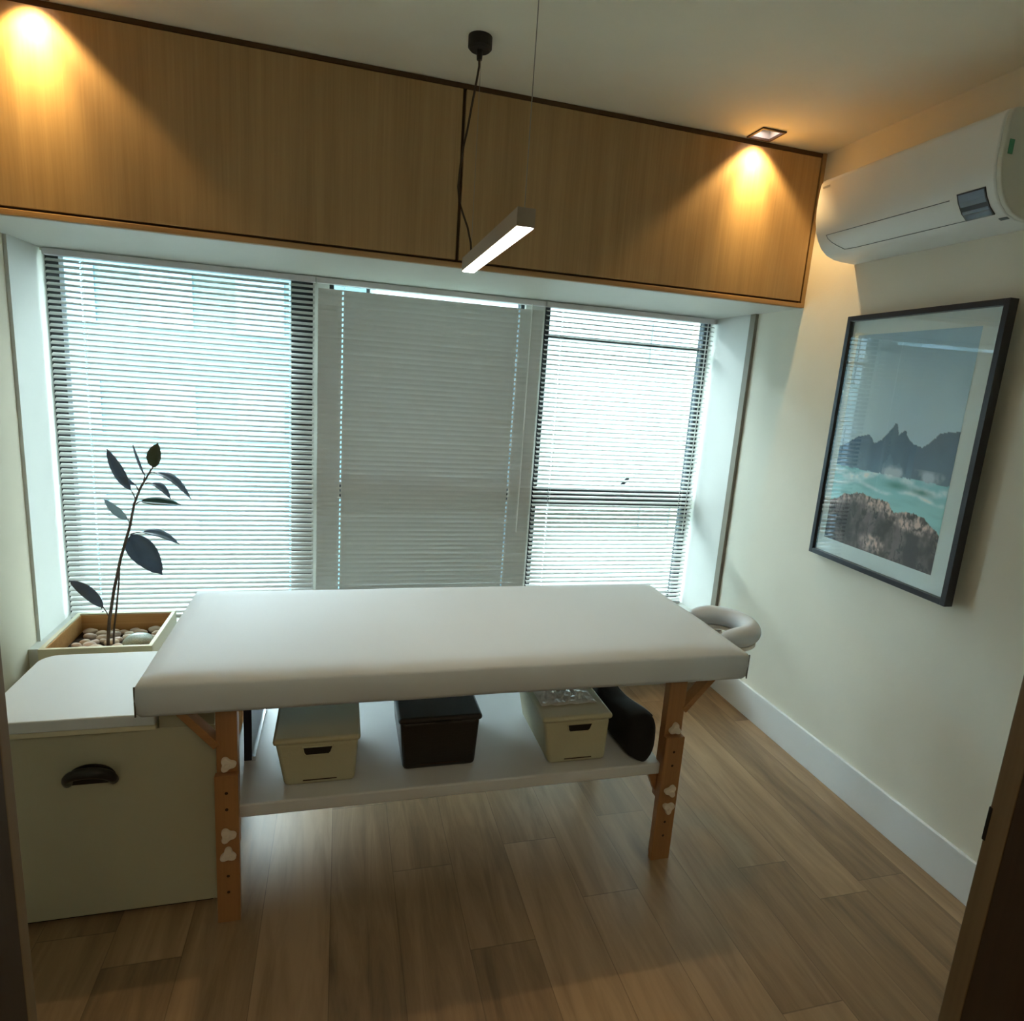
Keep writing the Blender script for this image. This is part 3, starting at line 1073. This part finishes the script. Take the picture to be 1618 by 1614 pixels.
# pebbles
stone_cols = [(.62, .50, .38), (.70, .60, .48), (.55, .42, .31), (.66, .54, .47), (.48, .38, .30)]
SM = [plain('pebble_stone_%d' % i, c, .6, var=.12, scale=30) for i, c in enumerate(stone_cols)]
STONES = {}


def stone_mesh(seed, mat):
    key = (seed, mat.name)
    if key in STONES:
        return STONES[key]
    bm = bmesh.new()
    bmesh.ops.create_icosphere(bm, subdivisions=3, radius=1)
    for v in bm.verts:
        v.co *= 1 + .16 * noise.noise(v.co * 1.1 + Vector((seed * 7, 0, 0)))
    for f in bm.faces:
        f.smooth = True
    me = bpy.data.meshes.new('pebble')
    bm.to_mesh(me)
    bm.free()
    me.materials.append(mat)
    STONES[key] = me
    return me


rnd = random.Random(11)
spots = []
tries = 0
while len(spots) < 80 and tries < 6000:
    tries += 1
    x, y = rnd.uniform(i0 + .032, i1 - .032), rnd.uniform(j0 + .026, j1 - .026)
    if math.hypot(x + 2.738, y - .09) < .020 or math.hypot(x + 2.628, y - .085) < .066:
        continue
    r = rnd.uniform(.016, .024)
    if all(math.hypot((x - a) / 1.15, y - b) > (r + c) * .84 for a, b, c in spots):
        spots.append((x, y, r))
for k, (x, y, r) in enumerate(spots):
    o = bpy.data.objects.new('pebble', stone_mesh(k % 5, SM[(k * 3) % 5]))
    C.objects.link(o)
    o.scale = (r * 1.12, r * .80, r * .62)
    o.location = (x, y, SOIL + r * .50)
    o.rotation_euler = (rnd.uniform(-.15, .15), rnd.uniform(-.15, .15), rnd.uniform(-.3, .3))
    tag(o, 'smooth beige pebble covering the soil in the planter box', 'pebble', 'pebbles in the planter box')
gm = plain('grey_green_stone', (.34, .42, .40), .25, var=.3, scale=14)
o = bpy.data.objects.new('stone', stone_mesh(9, gm))
C.objects.link(o)
o.scale = (.056, .040, .036)
o.location = (-2.628, .085, SOIL + .030)
o.rotation_euler = (0, .1, .3)
tag(o, 'large grey-green stone among the beige pebbles in the planter', 'stone')

# rubber plant
rp = thing('rubber_plant', (-2.738, .09, SOIL), 'tall thin rubber plant with few dark leaves rooted in the planter', 'plant')
PYB = .10
st = [(-2.738, SOIL - .02), (-2.736, .44), (-2.729, .518), (-2.707, .643), (-2.681, .759), (-2.646, .88), (-2.628, .966), (-2.605, 1.026), (-2.567, 1.095)]
MB().tube([(x, PYB + .02 * (z - .4), z) for x, z in st], [.0062, .0060, .0056, .0052, .0050, .0046, .0042, .0038, .0030], 10).build('stem', M['stem'], rp, smooth=True)
MB().tube([(-2.728, .125, SOIL - .02), (-2.722, .125, .478), (-2.707, .12, .57), (-2.695, .115, .653), (-2.684, .108, .742)], [.0038, .0036, .0034, .003, .0024], 8).build('stem', M['stem'], rp, smooth=True)
def leaf_mat(name, col, rough, tr):
    """waxy leaf that lets some daylight through"""
    mt = plain(name, col, rough, var=.2, scale=20)
    nt = mt.node_tree
    b = nt.nodes['Principled BSDF']
    t = nt.nodes.new('ShaderNodeBsdfTranslucent')
    t.inputs['Color'].default_value = (*tr, 1)
    mx = nt.nodes.new('ShaderNodeMixShader')
    mx.inputs[0].default_value = .4
    nt.links.new(b.outputs[0], mx.inputs[1])
    nt.links.new(t.outputs[0], mx.inputs[2])
    nt.links.new(mx.outputs[0], nt.nodes['Material Output'].inputs['Surface'])
    return mt


LM = dict(
    dark=leaf_mat('leaf_dark', (.16, .20, .25), .30, (.18, .25, .34)),
    green=leaf_mat('leaf_green', (.06, .15, .11), .28, (.06, .15, .11)),
    olive=leaf_mat('leaf_olive', (.13, .15, .10), .4, (.14, .17, .10)),
    pale=leaf_mat('leaf_pale', (.46, .56, .60), .4, (.42, .54, .60)),
)


def leaf(p0, b, t, width, mat, face=0.0, bend=.02, depth=0.0, tipy=0.0):
    """petiole p0->b, blade b->t; face turns the blade about its length (0 = broadside to the room)"""
    yb = PYB + .02
    p0, b, t = Vector((p0[0], yb + .004, p0[1])), Vector((b[0], yb + depth * .4, b[1])), Vector((t[0], yb + depth + tipy, t[1]))
    d = (t - b)
    ln = d.length
    d.normalize()
    view = Vector((.30, .95, -.15)).normalized()
    side = d.cross(view).normalized()
    nrm = side.cross(d).normalized()
    s2 = side * math.cos(face) + nrm * math.sin(face)
    n2 = s2.cross(d).normalized()
    NL = 18
    vs, fs = [], []
    for i in range(NL + 1):
        u = i / NL
        w = width * .5 * (math.sin(PI * min(1, u ** .80)) ** .72) * (1 if u < .9 else max(0.0, (1 - u) / .1 * .9 + .1))
        if u < .02 or u > .985:
            w = .0012
        c = b + d * (ln * u) + Vector((0, 0, 1)) * (bend * math.sin(PI * u))
        for s in (-1, -.5, 0, .5, 1):
            vs.append(c + s2 * (w * s) + n2 * (-.28 * w * abs(s)))
    fs = [(i * 5 + k, i * 5 + k + 1, (i + 1) * 5 + k + 1, (i + 1) * 5 + k) for i in range(NL) for k in range(4)]
    lf = MB().add(vs, fs).build('leaf', mat, rp, smooth=True, solid=.0008)
    MB().tube([p0, (p0 + b) / 2 + Vector((0, 0, .003)), b, b + d * .01], [.0024, .002, .0018, .001], 6).build('petiole', M['stem'], lf)
    return lf


leaf((-2.627, .98), (-2.640, 1.015), (-2.709, 1.163), .060, LM['dark'], .35, .004)
leaf((-2.602, 1.029), (-2.591, 1.069), (-2.626, 1.188), .040, LM['dark'], .85, .004)
leaf((-2.568, 1.094), (-2.563, 1.100), (-2.544, 1.190), .058, LM['olive'], .1, 0)
leaf((-2.577, 1.079), (-2.555, 1.080), (-2.440, .983), .046, LM['dark'], 1.32, .020)
leaf((-2.593, 1.038), (-2.572, 1.040), (-2.509, .983), .040, LM['dark'], 1.3, .012)
leaf((-2.616, 1.013), (-2.625, 1.035), (-2.678, 1.062), .036, LM['dark'], .8, .008)
leaf((-2.627, .960), (-2.608, .973), (-2.476, .962), .046, LM['green'], .95, .002)
leaf((-2.648, .877), (-2.655, .905), (-2.728, .980), .048, LM['pale'], .45, .002)
leaf((-2.656, .820), (-2.645, .848), (-2.548, .690), .122, LM['dark'], -.2, .012)
leaf((-2.651, .846), (-2.613, .852), (-2.497, .796), .046, LM['dark'], 1.25, .012, .05)
leaf((-2.735, .525), (-2.752, .567), (-2.857, .673), .042, LM['dark'], -.5, .012)

# ------------------------------------------------------------ outside
struct('ground_outside', MB().box(-60, 60, 1.2, 90, -12.2, -12), M['street'])


def building(x0, x1, y0, y1, z0, z1, wall, glass, wins, label):
    t = thing('apartment_building', ((x0 + x1) / 2, (y0 + y1) / 2, z0), label, 'building')
    MB().box(x0, x1, y0, y1, z0, z1).build('wall', wall, t)
    for (a, b, c, d) in wins:
        MB().box(a, b, y0 - .06, y0 + .05, c, d).build('window', glass, t)
    return t


building(-1.2, 14, 13, 24, -12, 22, M['facade'], M['facade_grey'],
         [(1.2, 2.2, 3.5, 4.6), (1.2, 2.2, .8, 1.6), (5.8, 6.6, 2.2, 3.2), (1.0, 2.0, -2.6, -.9), (6.0, 6.5, -2.2, -1.5), (6.9, 7.4, -2.2, -1.5), (8.2, 8.8, -2.2, -1.5), (4.0, 4.8, 5.4, 6.0)],
         'pale apartment block outside, seen through the right blind')
building(-24, -1.3, 16, 26, -12, 8.5, M['facade2'], M['facade_glass'],
         [(-20 + 2.2 * i, -18.8 + 2.2 * i, -9 + 2.8 * j, -7.6 + 2.8 * j) for i in range(8) for j in range(6)],
         'blue-grey apartment block outside, seen through the left blind')
for o in bpy.data.objects:
    if '_o' in o:
        del o['_o']
